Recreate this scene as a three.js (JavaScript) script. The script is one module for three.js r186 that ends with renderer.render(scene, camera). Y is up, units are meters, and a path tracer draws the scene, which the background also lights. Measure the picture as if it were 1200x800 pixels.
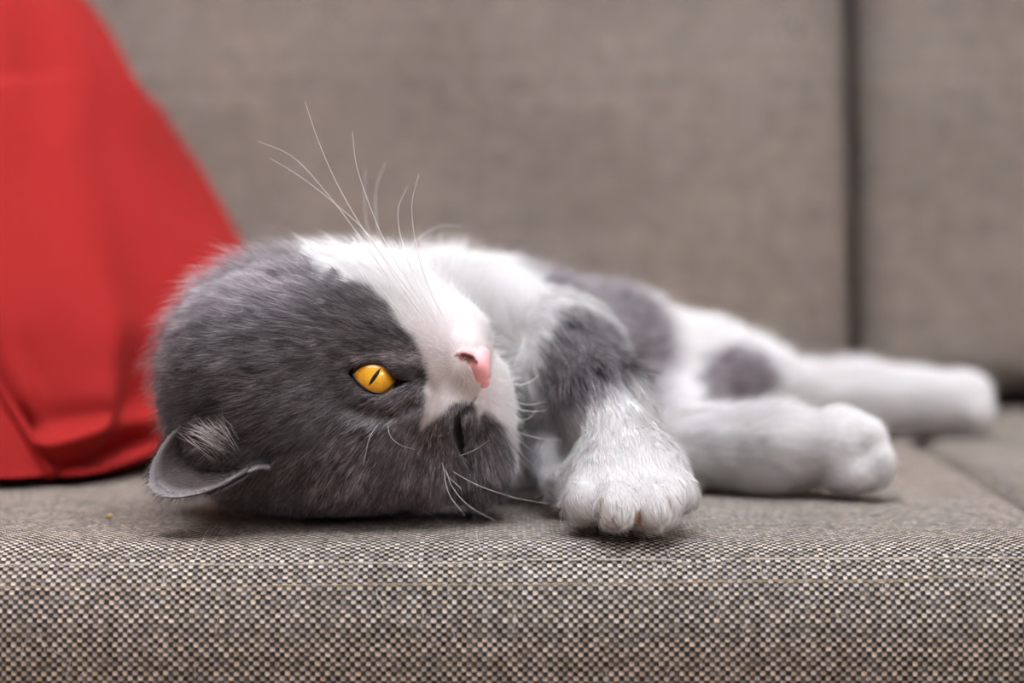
import * as THREE from 'three';
import { mergeGeometries } from 'three/addons/utils/BufferGeometryUtils.js';
import { RoundedBoxGeometry } from 'three/addons/geometries/RoundedBoxGeometry.js';

// ------------------------------------------------------------------ camera, sky, light, exposure
const FOCAL = 2400, CAMERA_HEIGHT = 0.124, DISTANCE = 0.8, PITCH = Math.atan(142 / FOCAL);
const scene = new THREE.Scene();
const camera = new THREE.PerspectiveCamera((2 * Math.atan(400 / FOCAL) * 180) / Math.PI, 1.5, 0.05, 30);
camera.position.set(0, CAMERA_HEIGHT, DISTANCE);
camera.rotation.set(-PITCH, 0, 0);
camera.focus = 0.812;
camera.userData.fStop = 3.3;
const renderer = new THREE.WebGLRenderer({ antialias: true });
renderer.toneMapping = THREE.LinearToneMapping;
renderer.toneMappingExposure = 0.85;
renderer.shadowMap.enabled = true;
scene.background = new THREE.Color().setRGB(0.92, 0.95, 1.0);       // an even overcast sky
scene.backgroundIntensity = 13.0;

// ------------------------------------------------------------------ helpers
const V = (x, y, z) => new THREE.Vector3(x, y, z);
const { clamp, lerp, smoothstep } = THREE.MathUtils;
const sinP = Math.sin(PITCH), cosP = Math.cos(PITCH);
// the point at depth z that the photograph shows at pixel (px, py)
function at(px, py, z) {
  const a = (px - 600) / FOCAL, b = (400 - py) / FOCAL;
  const dy = -sinP + b * cosP, dz = -cosP - b * sinP, t = (z - DISTANCE) / dz;
  return V(a * t, CAMERA_HEIGHT + dy * t, z);
}
const metres = (px, z) => (px * (DISTANCE - z + 0.006)) / FOCAL;
function rng(seed) {
  let s = seed >>> 0;
  return () => { s = (s + 0x6d2b79f5) | 0; let t = Math.imul(s ^ (s >>> 15), 1 | s); t = (t + Math.imul(t ^ (t >>> 7), 61 | t)) ^ t; return ((t ^ (t >>> 14)) >>> 0) / 4294967296; };
}
const hash = (x, y, z) => { let h = (Math.imul(x, 374761393) + Math.imul(y, 668265263) + Math.imul(z, 1440662683)) | 0; h = Math.imul(h ^ (h >>> 13), 1274126177); return ((h ^ (h >>> 16)) >>> 0) / 4294967296; };
function noise(x, y, z) {                                            // smooth value noise, -1 .. 1
  const ix = Math.floor(x), iy = Math.floor(y), iz = Math.floor(z);
  let fx = x - ix, fy = y - iy, fz = z - iz;
  fx = fx * fx * (3 - 2 * fx); fy = fy * fy * (3 - 2 * fy); fz = fz * fz * (3 - 2 * fz);
  const a = lerp(lerp(hash(ix, iy, iz), hash(ix + 1, iy, iz), fx), lerp(hash(ix, iy + 1, iz), hash(ix + 1, iy + 1, iz), fx), fy);
  const b = lerp(lerp(hash(ix, iy, iz + 1), hash(ix + 1, iy, iz + 1), fx), lerp(hash(ix, iy + 1, iz + 1), hash(ix + 1, iy + 1, iz + 1), fx), fy);
  return lerp(a, b, fz) * 2 - 1;
}
const names = new Map();
function numbered(name) { const n = names.get(name) || 0; names.set(name, n + 1); return n ? `${name}_${String(n).padStart(3, '0')}` : name; }
function mesh(name, geometry, material, parent = scene) {
  const m = new THREE.Mesh(geometry, material);
  m.name = parent === scene ? numbered(name) : name;
  m.castShadow = m.receiveShadow = true; parent.add(m); return m;
}
function thing(name, label, category, group) {
  const o = new THREE.Group(); o.name = numbered(name); scene.add(o);
  o.userData = { label, category }; if (group) o.userData.group = group; return o;
}
function geometryOf(position, index, extra = {}) {
  const g = new THREE.BufferGeometry();
  g.setAttribute('position', new THREE.BufferAttribute(new Float32Array(position), 3));
  for (const [k, [a, n]] of Object.entries(extra)) g.setAttribute(k, new THREE.BufferAttribute(new Float32Array(a), n));
  g.setIndex(new THREE.BufferAttribute(new Uint32Array(index), 1));
  if (!extra.normal) g.computeVertexNormals();
  return g;
}
function dataTexture(width, height, fill, srgb) {
  const d = new Uint8Array(width * height * 4);
  for (let y = 0; y < height; y++) for (let x = 0; x < width; x++) { const c = fill(x, y), o = (y * width + x) * 4; d[o] = c[0]; d[o + 1] = c[1]; d[o + 2] = c[2]; d[o + 3] = 255; }
  const t = new THREE.DataTexture(d, width, height, THREE.RGBAFormat);
  t.wrapS = t.wrapT = THREE.RepeatWrapping; t.magFilter = THREE.LinearFilter; t.needsUpdate = true;
  if (srgb) t.colorSpace = THREE.SRGBColorSpace;
  return t;
}

// ------------------------------------------------------------------ the room
const wallPaint = new THREE.MeshStandardMaterial({ color: 0xcfc6bc, roughness: 0.95 });
const ceilingPaint = new THREE.MeshStandardMaterial({ color: 0xcfc6bc, roughness: 0.95 });
const floorWood = new THREE.MeshStandardMaterial({ color: 0x8d6f52, roughness: 0.6 });
const frameWhite = new THREE.MeshStandardMaterial({ color: 0xe6e4e0, roughness: 0.5 });
const pane = new THREE.MeshPhysicalMaterial({ color: 0xffffff, roughness: 0, transmission: 1, thickness: 0, ior: 1.5 });
const ROOM = { x0: -2.4, x1: 2.2, y0: -0.42, y1: 2.0, z0: -1.06, z1: 3.0, t: 0.15 };
function box(x0, x1, y0, y1, z0, z1) { const g = new THREE.BoxGeometry(x1 - x0, y1 - y0, z1 - z0); g.translate((x0 + x1) / 2, (y0 + y1) / 2, (z0 + z1) / 2); return g; }
function structure(name, geometries, material) { const m = mesh(name, geometries.length > 1 ? mergeGeometries(geometries) : geometries[0], material); m.userData = { kind: 'structure' }; return m; }
const SKY = { x0: -1.0, x1: 1.2, z0: -0.5, z1: 1.1 };               // unseen roof window, added and sized for light from above
const SIDE = { y0: 0.85, y1: 1.85, z0: 1.15, z1: 2.75 };              // window in the right wall
{
  const { x0, x1, y0, y1, z0, z1, t } = ROOM;
  structure('floor', [box(x0 - t, x1 + t, y0 - t, y0, z0 - t, z1 + t)], floorWood);
  structure('ceiling', [box(x0 - t, SKY.x0, y1, y1 + t, z0 - t, z1 + t), box(SKY.x1, x1 + t, y1, y1 + t, z0 - t, z1 + t), box(SKY.x0, SKY.x1, y1, y1 + t, z0 - t, SKY.z0), box(SKY.x0, SKY.x1, y1, y1 + t, SKY.z1, z1 + t)], ceilingPaint);
  structure('wall_back', [box(x0 - t, x1 + t, y0, y1, z0 - t, z0)], wallPaint);
  structure('wall_front', [box(x0 - t, x1 + t, y0, y1, z1, z1 + t)], wallPaint);
  structure('wall_left', [box(x0 - t, x0, y0, y1, z0, z1)], wallPaint);
  structure('wall_right', [box(x1, x1 + t, y0, SIDE.y0, z0, z1), box(x1, x1 + t, SIDE.y1, y1, z0, z1), box(x1, x1 + t, SIDE.y0, SIDE.y1, z0, SIDE.z0), box(x1, x1 + t, SIDE.y0, SIDE.y1, SIDE.z1, z1)], wallPaint);
  const bar = 0.05, roof = structure('added_window_1', [
    box(SKY.x0, SKY.x0 + bar, y1 + 0.04, y1 + 0.1, SKY.z0, SKY.z1), box(SKY.x1 - bar, SKY.x1, y1 + 0.04, y1 + 0.1, SKY.z0, SKY.z1),
    box(SKY.x0 + bar, SKY.x1 - bar, y1 + 0.04, y1 + 0.1, SKY.z0, SKY.z0 + bar), box(SKY.x0 + bar, SKY.x1 - bar, y1 + 0.04, y1 + 0.1, SKY.z1 - bar, SKY.z1)], frameWhite);
  mesh('pane', box(SKY.x0 + bar, SKY.x1 - bar, y1 + 0.065, y1 + 0.07, SKY.z0 + bar, SKY.z1 - bar), pane, roof);
  const mid = (SIDE.z0 + SIDE.z1) / 2, side = structure('window_2', [
    box(x1 + 0.05, x1 + 0.1, SIDE.y0, SIDE.y0 + bar, SIDE.z0, SIDE.z1), box(x1 + 0.05, x1 + 0.1, SIDE.y1 - bar, SIDE.y1, SIDE.z0, SIDE.z1),
    ...[SIDE.z0, mid - bar / 2, SIDE.z1 - bar].map((z) => box(x1 + 0.05, x1 + 0.1, SIDE.y0 + bar, SIDE.y1 - bar, z, z + bar))], frameWhite);
  mesh('pane', box(x1 + 0.07, x1 + 0.075, SIDE.y0 + bar, SIDE.y1 - bar, SIDE.z0 + bar, mid - bar / 2), pane, side);
  mesh('pane', box(x1 + 0.07, x1 + 0.075, SIDE.y0 + bar, SIDE.y1 - bar, mid + bar / 2, SIDE.z1 - bar), pane, side);
}

// ------------------------------------------------------------------ upholstery: a two-tone plain weave, light weft over dark warp
const THREADS = 128, THREAD_W = 0.00192, THREAD_H = 0.00186, TILE_W = THREADS * THREAD_W, TILE_H = THREADS * THREAD_H;
const weave = (() => {
  const N = 2048, cell = N / THREADS, height = new Float32Array(N * N), color = new Float32Array(N * N * 3), r = rng(7);
  const light = [], dark = [], tone = [];
  for (let i = 0; i < THREADS * THREADS; i++) { light.push(r()); dark.push(r()); tone.push(r()); }
  const row = Array.from({ length: THREADS }, () => r()), col = Array.from({ length: THREADS }, () => r());
  const wrap = (n) => ((n % THREADS) + THREADS) % THREADS;
  for (let y = 0; y < N; y++) for (let x = 0; x < N; x++) {
    const u0 = x / cell, v0 = y / cell, wob = 0.22;
    const u = u0 + wob * noise(u0 * 0.45, v0 * 0.45, 3.5), v = v0 + wob * noise(u0 * 0.45, v0 * 0.45, 9.5);
    const i = Math.floor(u), j = Math.floor(v), k = wrap(j) * THREADS + wrap(i), fu = u - i - 0.5, fv = v - j - 0.5;
    let h, c;
    const fibre = 0.9 + 0.2 * hash(x, y, 5);
    if ((i + j) % 2 === 0) {                                        // weft passes over: a plump light oval
      const q = Math.pow(Math.pow(Math.abs(fu) / 0.62, 3) + Math.pow(Math.abs(fv) / 0.52, 3), 1 / 3), s = Math.max(0, 1 - q * q);
      h = 0.25 + 0.75 * Math.sqrt(s);
      const t = 0.87 * (0.5 + 0.5 * light[k]) * (0.86 + 0.2 * row[wrap(j)]) * lerp(0.5, 1, Math.min(1, s * 2.2));
      const warm = tone[k];
      c = [0.7 * t, (0.568 + 0.03 * (1 - warm)) * t, (0.45 + 0.11 * (1 - warm)) * t];
    } else {                                                         // warp passes over: a dark sunk upright thread
      const q = Math.abs(fu) / 0.42, s = Math.max(0, 1 - q * q);
      h = 0.12 + 0.34 * s * (1 - 0.6 * fv * fv);
      const t = 0.022 + 0.07 * dark[k] ** 4 + 0.02 * col[wrap(i)];
      c = [t * 1.02, t * 0.95, t * 0.93];
    }
    const o = y * N + x;
    height[o] = h;
    for (let n = 0; n < 3; n++) color[o * 3 + n] = c[n] * fibre;
  }
  const toSRGB = (l) => 255 * clamp(l <= 0.0031308 ? l * 12.92 : 1.055 * Math.pow(l, 1 / 2.4) - 0.055, 0, 1);
  return {
    map: dataTexture(N, N, (x, y) => [0, 1, 2].map((n) => toSRGB(color[(y * N + x) * 3 + n])), true),
    bump: dataTexture(N, N, (x, y) => { const h = height[y * N + x] * 255; return [h, h, h]; }),
  };
})();
const upholstery = new THREE.MeshPhysicalMaterial({ specularIntensity: 0.15, map: weave.map, bumpMap: weave.bump, bumpScale: 0.0006, roughness: 0.95, vertexColors: true });
const upholsteryShade = new THREE.MeshStandardMaterial({ color: 0x4a4440, roughness: 1 });

// A cushion as a swept profile: profile(s) gives [y, z] with s the arc length; u runs along x. wear() tints, bump() pushes along the normal.
function cushionGeometry({ x0, x1, profile, nx, bump = () => 0, endRound = 0.02, tint = () => 1 }) {
  const arc = [0];
  for (let i = 1; i < profile.length; i++) arc.push(arc[i - 1] + Math.hypot(profile[i][0] - profile[i - 1][0], profile[i][1] - profile[i - 1][1]));
  const cy = profile.reduce((a, p) => a + p[0], 0) / profile.length, cz = profile.reduce((a, p) => a + p[1], 0) / profile.length;
  const xs = [];
  for (let k = 0; k <= 8; k++) { const a = (k / 8) * Math.PI / 2; xs.push([x0 + endRound * (1 - Math.sin(a)), endRound * (1 - Math.cos(Math.PI / 2 - a))]); }
  xs.length = 0;
  for (let k = 0; k <= 8; k++) { const a = (k / 8) * (Math.PI / 2); xs.push([x0 + endRound * (1 - Math.cos(a)), endRound * (1 - Math.sin(a))]); }
  for (let k = 1; k < nx; k++) xs.push([lerp(x0 + endRound, x1 - endRound, k / nx), 0]);
  for (let k = 8; k >= 0; k--) { const a = (k / 8) * (Math.PI / 2); xs.push([x1 - endRound * (1 - Math.cos(a)), endRound * (1 - Math.sin(a))]); }
  const pos = [], uv = [], col = [], idx = [], P = profile.length, tw = [];
  for (let i = 0; i < P; i++) { const a = profile[Math.max(0, i - 1)], b = profile[Math.min(P - 1, i + 1)], l = Math.hypot(b[0] - a[0], b[1] - a[1]); tw.push([(b[1] - a[1]) / l, -(b[0] - a[0]) / l]); }
  for (const [x, inset] of xs) for (let i = 0; i < P; i++) {
    const [y, z] = profile[i], [ny, nz] = tw[i], d = bump(x, y, z) - inset;
    pos.push(x, y + ny * d, z + nz * d); uv.push((x - x0) / TILE_W, -arc[i] / TILE_H);
    const t = tint(x, y, z), hue = 0.035 * noise(x * 11 + 3, y * 11, z * 11 + 9); col.push(t * (1 + hue), t, t * (1 - 0.6 * hue));
  }
  const X = xs.length;
  for (let a = 0; a < X - 1; a++) for (let i = 0; i < P - 1; i++) { const k = a * P + i; idx.push(k, k + P, k + 1, k + 1, k + P, k + P + 1); }
  for (const [a, flip] of [[0, false], [X - 1, true]]) {             // end caps
    const c = pos.length / 3; pos.push(a ? x1 : x0, cy, cz); uv.push(0, 0); col.push(1, 1, 1);
    for (let i = 0; i < P - 1; i++) { const k = a * P + i; flip ? idx.push(c, k + 1, k) : idx.push(c, k, k + 1); }
  }
  return geometryOf(pos, idx, { uv: [uv, 2], color: [col, 3] });
}
function roundedProfile(points, radii, steps = 10) {                 // [y, z] corners in order, each rounded
  const out = [], n = points.length;
  for (let i = 0; i < n; i++) {
    const p = points[i], a = points[(i + n - 1) % n], b = points[(i + 1) % n], r = radii[i];
    const da = [a[0] - p[0], a[1] - p[1]], db = [b[0] - p[0], b[1] - p[1]], la = Math.hypot(...da), lb = Math.hypot(...db);
    const s = [p[0] + (da[0] / la) * r, p[1] + (da[1] / la) * r], e = [p[0] + (db[0] / lb) * r, p[1] + (db[1] / lb) * r];
    for (let k = 0; k <= steps; k++) { const t = k / steps, w = [(1 - t) ** 2, 2 * t * (1 - t), t * t]; out.push([w[0] * s[0] + w[1] * p[0] + w[2] * e[0], w[0] * s[1] + w[1] * p[1] + w[2] * e[1]]); }
  }
  out.push(out[0].slice());
  const fine = [];
  for (let i = 0; i < out.length - 1; i++) { const d = Math.hypot(out[i + 1][0] - out[i][0], out[i + 1][1] - out[i][1]), m = Math.max(1, Math.ceil(d / 0.012)); for (let k = 0; k < m; k++) fine.push([lerp(out[i][0], out[i + 1][0], k / m), lerp(out[i][1], out[i + 1][1], k / m)]); }
  fine.push(fine[0].slice());
  return fine;
}
const mottled = (s) => (x, y, z) => 1 + 0.07 * noise(x * 14 + s, y * 14, z * 14) + 0.05 * noise(x * 37 + s, y * 37, z * 37);
const GAP_X = 0.231, SEAT_FRONT = 0.034, SEAT_BACK = -0.56;
const seatProfile = roundedProfile([[-0.16, SEAT_FRONT - 0.004], [-0.16, SEAT_BACK], [0, SEAT_BACK], [0, SEAT_FRONT]], [0.02, 0.02, 0.02, 0.045], 14);
function seatCushion(x0, x1, label, seed) {
  const t = thing('seat_cushion', label, 'cushion');
  mesh('cover', cushionGeometry({ x0, x1, profile: seatProfile, nx: 90, endRound: 0.012, tint: mottled(seed), bump: (x, y, z) => 0.0012 * (noise(x * 9 + seed, y * 9, z * 9) - 1) * smoothstep(y, -0.1, 0.0) }), upholstery, t);
  return t;
}
const seatLeft = seatCushion(-0.62, GAP_X, 'wide grey tweed seat cushion the cat lies on, with seams along its front edge', 1);
const seatRight = seatCushion(GAP_X + 0.0015, 0.98, 'second grey tweed seat cushion past the seam beyond the hind paws, mostly out of frame', 5);
// back cushions
function backCushion(x0, x1, z, tilt, label, seed) {
  const prof = roundedProfile([[0.006, z], [0.006, z - 0.16], [0.62, z - 0.16 - tilt], [0.62, z - tilt]], [0.035, 0.03, 0.05, 0.05], 10);
  const t = thing('back_cushion', label, 'cushion');
  mesh('cover', cushionGeometry({ x0, x1, profile: prof, nx: 70, endRound: 0.03, tint: mottled(seed), bump: (x, y, zz) => 0.004 * noise(x * 7 + seed, y * 7, zz * 3) + 0.002 * noise(x * 19 + seed, y * 15, 0) }), upholstery, t);
  return t;
}
backCushion(-0.62, 0.228, -0.552, 0.09, 'wide grey-brown back cushion directly behind the cat', 11);
backCushion(0.2345, 0.98, -0.574, 0.05, 'darker grey-brown back cushion right of the dark vertical gap', 17);
{
  const t = thing('sofa_frame', 'dark sofa frame behind the gap between the two back cushions', 'sofa');
  mesh('base', box(-0.66, 1.02, -0.34, -0.165, -0.86, 0.015), upholsteryShade, t);
  mesh('back_panel', box(-0.66, 1.02, -0.165, 0.5, -0.9, -0.845), upholsteryShade, t);
  for (const x of [-0.6, 0.96]) for (const z of [-0.82, -0.03]) mesh('leg', box(x - 0.025, x + 0.025, -0.42, -0.34, z - 0.025, z + 0.025), floorWood, t);
}
// seams of the front cushion
const threadColor = new THREE.MeshStandardMaterial({ color: 0x9c8a70, roughness: 0.8 });
const stitchColor = new THREE.MeshStandardMaterial({ color: 0xb9b1a5, roughness: 0.9 });
function tube(points, radii, sides = 6, closed = false) {            // a tapered tube through points
  const pos = [], idx = [], n = points.length, t = V(), a = V(), b = V();
  for (let i = 0; i < n; i++) {
    t.subVectors(points[Math.min(n - 1, i + 1)], points[Math.max(0, i - 1)]).normalize();
    if (closed) t.subVectors(points[(i + 1) % n], points[(i + n - 1) % n]).normalize();
    a.crossVectors(t, Math.abs(t.z) < 0.9 ? V(0, 0, 1) : V(0, 1, 0)).normalize(); b.crossVectors(t, a);
    const r = typeof radii === 'function' ? radii(i / (n - 1)) : radii;
    for (let k = 0; k < sides; k++) { const q = (k / sides) * 2 * Math.PI; pos.push(points[i].x + r * (a.x * Math.cos(q) + b.x * Math.sin(q)), points[i].y + r * (a.y * Math.cos(q) + b.y * Math.sin(q)), points[i].z + r * (a.z * Math.cos(q) + b.z * Math.sin(q))); }
  }
  for (let i = 0; i < (closed ? n : n - 1); i++) for (let k = 0; k < sides; k++) { const p = i * sides + k, q = i * sides + ((k + 1) % sides), j = (i + 1) % n, p2 = j * sides + k, q2 = j * sides + ((k + 1) % sides); idx.push(p, q, p2, q, q2, p2); }
  return geometryOf(pos, idx);
}
// z of the cushion's front at height y
function frontZ(y) { let best = 0, bd = 1; for (const [py, pz] of seatProfile) if (pz > -0.02 && Math.abs(py - y) < bd) { bd = Math.abs(py - y); best = pz; } return best; }
{
  const line = (py0, py1, wob, seed) => { const pts = []; for (let i = 0; i <= 160; i++) { const px = lerp(-30, 1230, i / 160), py = lerp(py0, py1, i / 160); const p = at(px, py, SEAT_FRONT); p.y += wob * noise(i * 0.13, seed, 0); p.z = frontZ(p.y) + 0.0003; pts.push(p); } return pts; };
  mesh('seam_thread', tube(line(694, 683, 0.0005, 2), (t) => 0.00026 + 0.00012 * noise(t * 90, 1, 1), 5), threadColor, seatLeft);
  const stitches = [], pts = line(670, 663, 0.0004, 8);
  for (let i = 0; i < 159; i++) if (hash(i, 3, 3) < 0.8) stitches.push(tube([pts[i], pts[i].clone().lerp(pts[i + 1], 0.4).add(V(0, 0, 0.0004)), pts[i].clone().lerp(pts[i + 1], 0.82)], 0.0004, 5));
  mesh('stitching', mergeGeometries(stitches), stitchColor, seatLeft).userData = { kind: 'stuff' };
}

// ------------------------------------------------------------------ the red cushion in the corner
const redCloth = (() => {
  const N = 512, bump = dataTexture(N, N, (x, y) => { const h = 128 + 70 * Math.sin((x / N) * 2 * Math.PI * 64) * Math.sin((y / N) * 2 * Math.PI * 64) + 30 * (hash(x, y, 1) - 0.5); return [h, h, h]; });
  return new THREE.MeshPhysicalMaterial({ color: new THREE.Color().setRGB(0.31, 0.0125, 0.0118), roughness: 0.85, specularIntensity: 0.35, bumpMap: bump, bumpScale: 0.0002, sheen: 0.03, sheenColor: new THREE.Color(0.9, 0.3, 0.25), sheenRoughness: 0.5 });
})();
{
  const t = thing('red_cushion', 'bright red scatter cushion with creased lower edge left of the cat', 'cushion');
  const W = V(0.2, 0, -0.98).normalize(), H = V(-0.55, 0.83, -0.11); H.addScaledVector(W, -H.dot(W)).normalize();
  const N = V().crossVectors(W, H).normalize(), size = 0.385, corner = V(-0.216, 0.006, -0.152), thick = 0.074;
  const centre = corner.clone().addScaledVector(W, size / 2).addScaledVector(H, size / 2);
  const n = 170, pos = [], uv = [], idx = [];
  const fold = (u, v) => {                                           // creases gather along the lower edge and at the corner
    const low = smoothstep(-v, 0.45, 0.95), cu = u + 1, cv = v + 1, far = Math.hypot(cu, cv), angle = Math.atan2(cv, cu);
    const rays = Math.sin(angle * 8 + 1.2 * noise(far * 3, 0.5, 2)) * smoothstep(far, 0.08, 0.25) * Math.exp(-far * 2.2);
    return 0.017 * rays + 0.012 * low * noise(u * 3, v * 11, 1.5) + 0.006 * noise(u * 2.3 + v, v * 2.1, 4.4) + 0.003 * noise(u * 5 - v * 3, v * 3, 7.7);
  };
  for (const side of [1, -1]) for (let j = 0; j <= n; j++) for (let i = 0; i <= n; i++) {
    const u = Math.sin(((i / n) * 2 - 1) * Math.PI / 2), v = Math.sin(((j / n) * 2 - 1) * Math.PI / 2);
    const puff = Math.pow((1 - u * u) * (1 - v * v), v < 0 ? 0.55 : 0.75), inX = 1 - 0.05 * (1 - v * v), inY = 1 - 0.05 * (1 - u * u);
    const p = centre.clone().addScaledVector(W, (u * inX * size) / 2).addScaledVector(H, (v * inY * size) / 2).addScaledVector(N, side * (thick * puff + (side > 0 ? fold(u, v) : 0) * Math.min(1, puff * 4)));
    const sag = smoothstep(-v, 0.25, 1.0) * Math.sqrt(puff) * (side > 0 ? 1 : 0.3); p.x += 0.05 * sag; p.y -= 0.04 * sag; p.z += 0.022 * sag;
    if (side > 0) {                                                    // two soft rolls of cloth where the lower edge is squashed
      const line = (py, w) => { const y0 = at(100, py, -0.2).y + 0.004 * Math.sin((p.x + 0.2) * 60); return Math.exp(-(((p.y - y0) / w) ** 2)); }, across = smoothstep(p.x, at(-10, 500, -0.2).x, at(60, 500, -0.2).x) * (1 - smoothstep(p.x, at(150, 500, -0.2).x, at(215, 500, -0.2).x));
      const f = (0.007 * line(503, 0.005) - 0.007 * line(527, 0.005) + 0.006 * line(548, 0.005) - 0.006 * line(478, 0.007)) * across;
      p.x += 0.3 * f; p.y += 0.25 * f; p.z += 0.9 * f;
    }
    if (side < 0) { const q = smoothstep(-u, 0.0, 0.9) * smoothstep(-v, 0.0, 0.9) * Math.pow(puff, 0.4); p.x -= 0.05 * q; p.y -= 0.05 * q; p.z += 0.055 * q; }
    p.y = Math.max(p.y, 0.0015 + 0.004 * (1 - puff)); pos.push(p.x, p.y, p.z); uv.push(u * 3, v * 3);
  }
  const S = (n + 1) * (n + 1);
  for (let s = 0; s < 2; s++) for (let j = 0; j < n; j++) for (let i = 0; i < n; i++) { const k = s * S + j * (n + 1) + i, q = [k, k + 1, k + n + 1, k + 1, k + n + 2, k + n + 1]; idx.push(...(s ? [q[0], q[2], q[1], q[3], q[5], q[4]] : q)); }
  mesh('cover', geometryOf(pos, idx, { uv: [uv, 2] }), redCloth, t);
  const edge = [];
  for (let k = 0; k < 240; k++) {
    const q = k / 60, s = Math.floor(q), f = Math.sin(((q - s) * 2 - 1) * Math.PI / 2), [u, v] = [[f, -1], [1, f], [-f, 1], [-1, -f]][s];
    const p = centre.clone().addScaledVector(W, (u * (1 - 0.05 * (1 - v * v)) * size) / 2).addScaledVector(H, (v * (1 - 0.05 * (1 - u * u)) * size) / 2);
    p.y = Math.max(p.y, 0.005); edge.push(p);
  }
  mesh('piping', tube(edge, 0.0028, 8, true), redCloth, t);
}

// ------------------------------------------------------------------ the cat: one smooth field of skin
const fieldParts = [];
const flow = [];                                                     // hair direction near each limb
function ell(px, py, z, rx, ry, rz, k, turn = 0) {
  const c = at(px, py, z), m = (r) => metres(r, z);
  fieldParts.push({ e: 1, c, r: V(m(rx), m(ry), m(rz)), k, co: Math.cos(turn), si: Math.sin(turn), bound: Math.max(m(rx), m(ry), m(rz)) });
}
function cap(a, ra, b, rb, k) {
  const A = at(...a), B = at(...b);
  fieldParts.push({ e: 0, a: A, d: B.clone().sub(A), ra: metres(ra, a[2]), rb: metres(rb, b[2]), k, l2: B.distanceToSquared(A) });
}
// trunk
cap([470, 445, -0.12], 105, [590, 440, -0.165], 112, 0.02);
cap([590, 440, -0.17], 120, [700, 446, -0.25], 98, 0.02);
cap([700, 446, -0.25], 98, [800, 452, -0.31], 74, 0.02);
ell(850, 455, -0.315, 82, 58, 80, 0.02);
ell(575, 420, -0.135, 66, 96, 70, 0.02);                            // chest
ell(510, 405, -0.12, 85, 98, 70, 0.02);                             // nape and throat
cap([790, 476, -0.385], 16, [640, 500, -0.36], 14, 0.008);            // tail, behind the trunk
// far hind leg
cap([880, 465, -0.33], 42, [1000, 466, -0.36], 34, 0.016);
cap([1000, 466, -0.36], 34, [1120, 470, -0.385], 34, 0.012);
ell(1135, 462, -0.38, 26, 24, 24, 0.006); ell(1140, 482, -0.375, 22, 22, 24, 0.004);
// near hind leg
cap([800, 470, -0.27], 50, [775, 512, -0.16], 42, 0.02);
cap([775, 520, -0.15], 40, [900, 526, -0.135], 42, 0.012);
cap([900, 526, -0.135], 42, [985, 526, -0.125], 44, 0.012);
ell(984, 506, -0.13, 27, 26, 28, 0.005, -0.3); ell(1012, 514, -0.12, 24, 25, 30, 0.0035); ell(1024, 541, -0.116, 20, 28, 30, 0.0035); ell(1000, 556, -0.116, 32, 23, 30, 0.006);
// foreleg and paw
ell(655, 432, -0.112, 46, 52, 55, 0.035);
cap([665, 410, -0.10], 47, [700, 465, -0.065], 42, 0.03);
cap([703, 465, -0.065], 41, [738, 545, -0.03], 42, 0.012);
ell(735, 560, -0.03, 66, 44, 60, 0.01);
cap([706, 545, -0.035], 24, [688, 588, -0.012], 27, 0.007); cap([725, 545, -0.03], 26, [725, 596, 0.001], 28, 0.005); cap([750, 545, -0.03], 26, [768, 596, 0.001], 28, 0.005); cap([768, 540, -0.035], 22, [796, 578, -0.012], 21, 0.007);
cap([640, 480, -0.11], 32, [655, 556, -0.06], 15, 0.008);            // the other foreleg, tucked behind
// head
const HEAD_FROM = fieldParts.length;
ell(342, 452, -0.062, 148, 146, 135, 0.018);
ell(425, 405, -0.055, 112, 108, 105, 0.016);
ell(425, 508, -0.045, 130, 88, 85, 0.016);
ell(485, 450, -0.045, 88, 88, 85, 0.016);
cap([420, 385, -0.04], 52, [535, 418, -0.028], 34, 0.012);
ell(517, 480, -0.026, 42, 40, 40, 0.008);
ell(505, 532, -0.04, 40, 52, 55, 0.008);
ell(524, 396, -0.045, 46, 38, 45, 0.008);
ell(545, 428, -0.02, 22, 26, 22, 0.006);
ell(574, 490, -0.048, 25, 70, 45, 0.006);
ell(560, 545, -0.05, 34, 42, 50, 0.008);
ell(285, 512, -0.04, 52, 50, 45, 0.012);

const smin = (a, b, k) => { const h = Math.max(k - Math.abs(a - b), 0) / k; return Math.min(a, b) - h * h * k * 0.25; };
let partsFrom = 0;
const carve = [];
function skin(x, y, z) {
  let d = 1;
  for (let i = 0; i < fieldParts.length; i++) {
    const p = fieldParts[i];
    let di;
    if (p.e) {
      let qx = x - p.c.x, qy = y - p.c.y, qz = z - p.c.z;
      if (p.si) { const t = qx * p.co + qy * p.si; qy = -qx * p.si + qy * p.co; qx = t; }
      const ax = qx / p.r.x, ay = qy / p.r.y, az = qz / p.r.z, k0 = Math.sqrt(ax * ax + ay * ay + az * az);
      const bx = ax / p.r.x, by = ay / p.r.y, bz = az / p.r.z, k1 = Math.sqrt(bx * bx + by * by + bz * bz);
      di = k1 > 1e-9 ? (k0 * (k0 - 1)) / k1 : -p.bound;
    } else {
      const qx = x - p.a.x, qy = y - p.a.y, qz = z - p.a.z, h = clamp((qx * p.d.x + qy * p.d.y + qz * p.d.z) / p.l2, 0, 1);
      di = Math.hypot(qx - p.d.x * h, qy - p.d.y * h, qz - p.d.z * h) - (p.ra + (p.rb - p.ra) * h);
    }
    d = smin(d, di, p.k);
  }
  d = -smin(-d, y - 0.0005, 0.008);                                  // pressed flat where it lies on the seat
  for (const c of carve) d = -smin(-d, c(x, y, z), c.k);
  return d;
}
const gradient = (p, e = 0.0004) => V(skin(p.x + e, p.y, p.z) - skin(p.x - e, p.y, p.z), skin(p.x, p.y + e, p.z) - skin(p.x, p.y - e, p.z), skin(p.x, p.y, p.z + e) - skin(p.x, p.y, p.z - e)).normalize();
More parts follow.
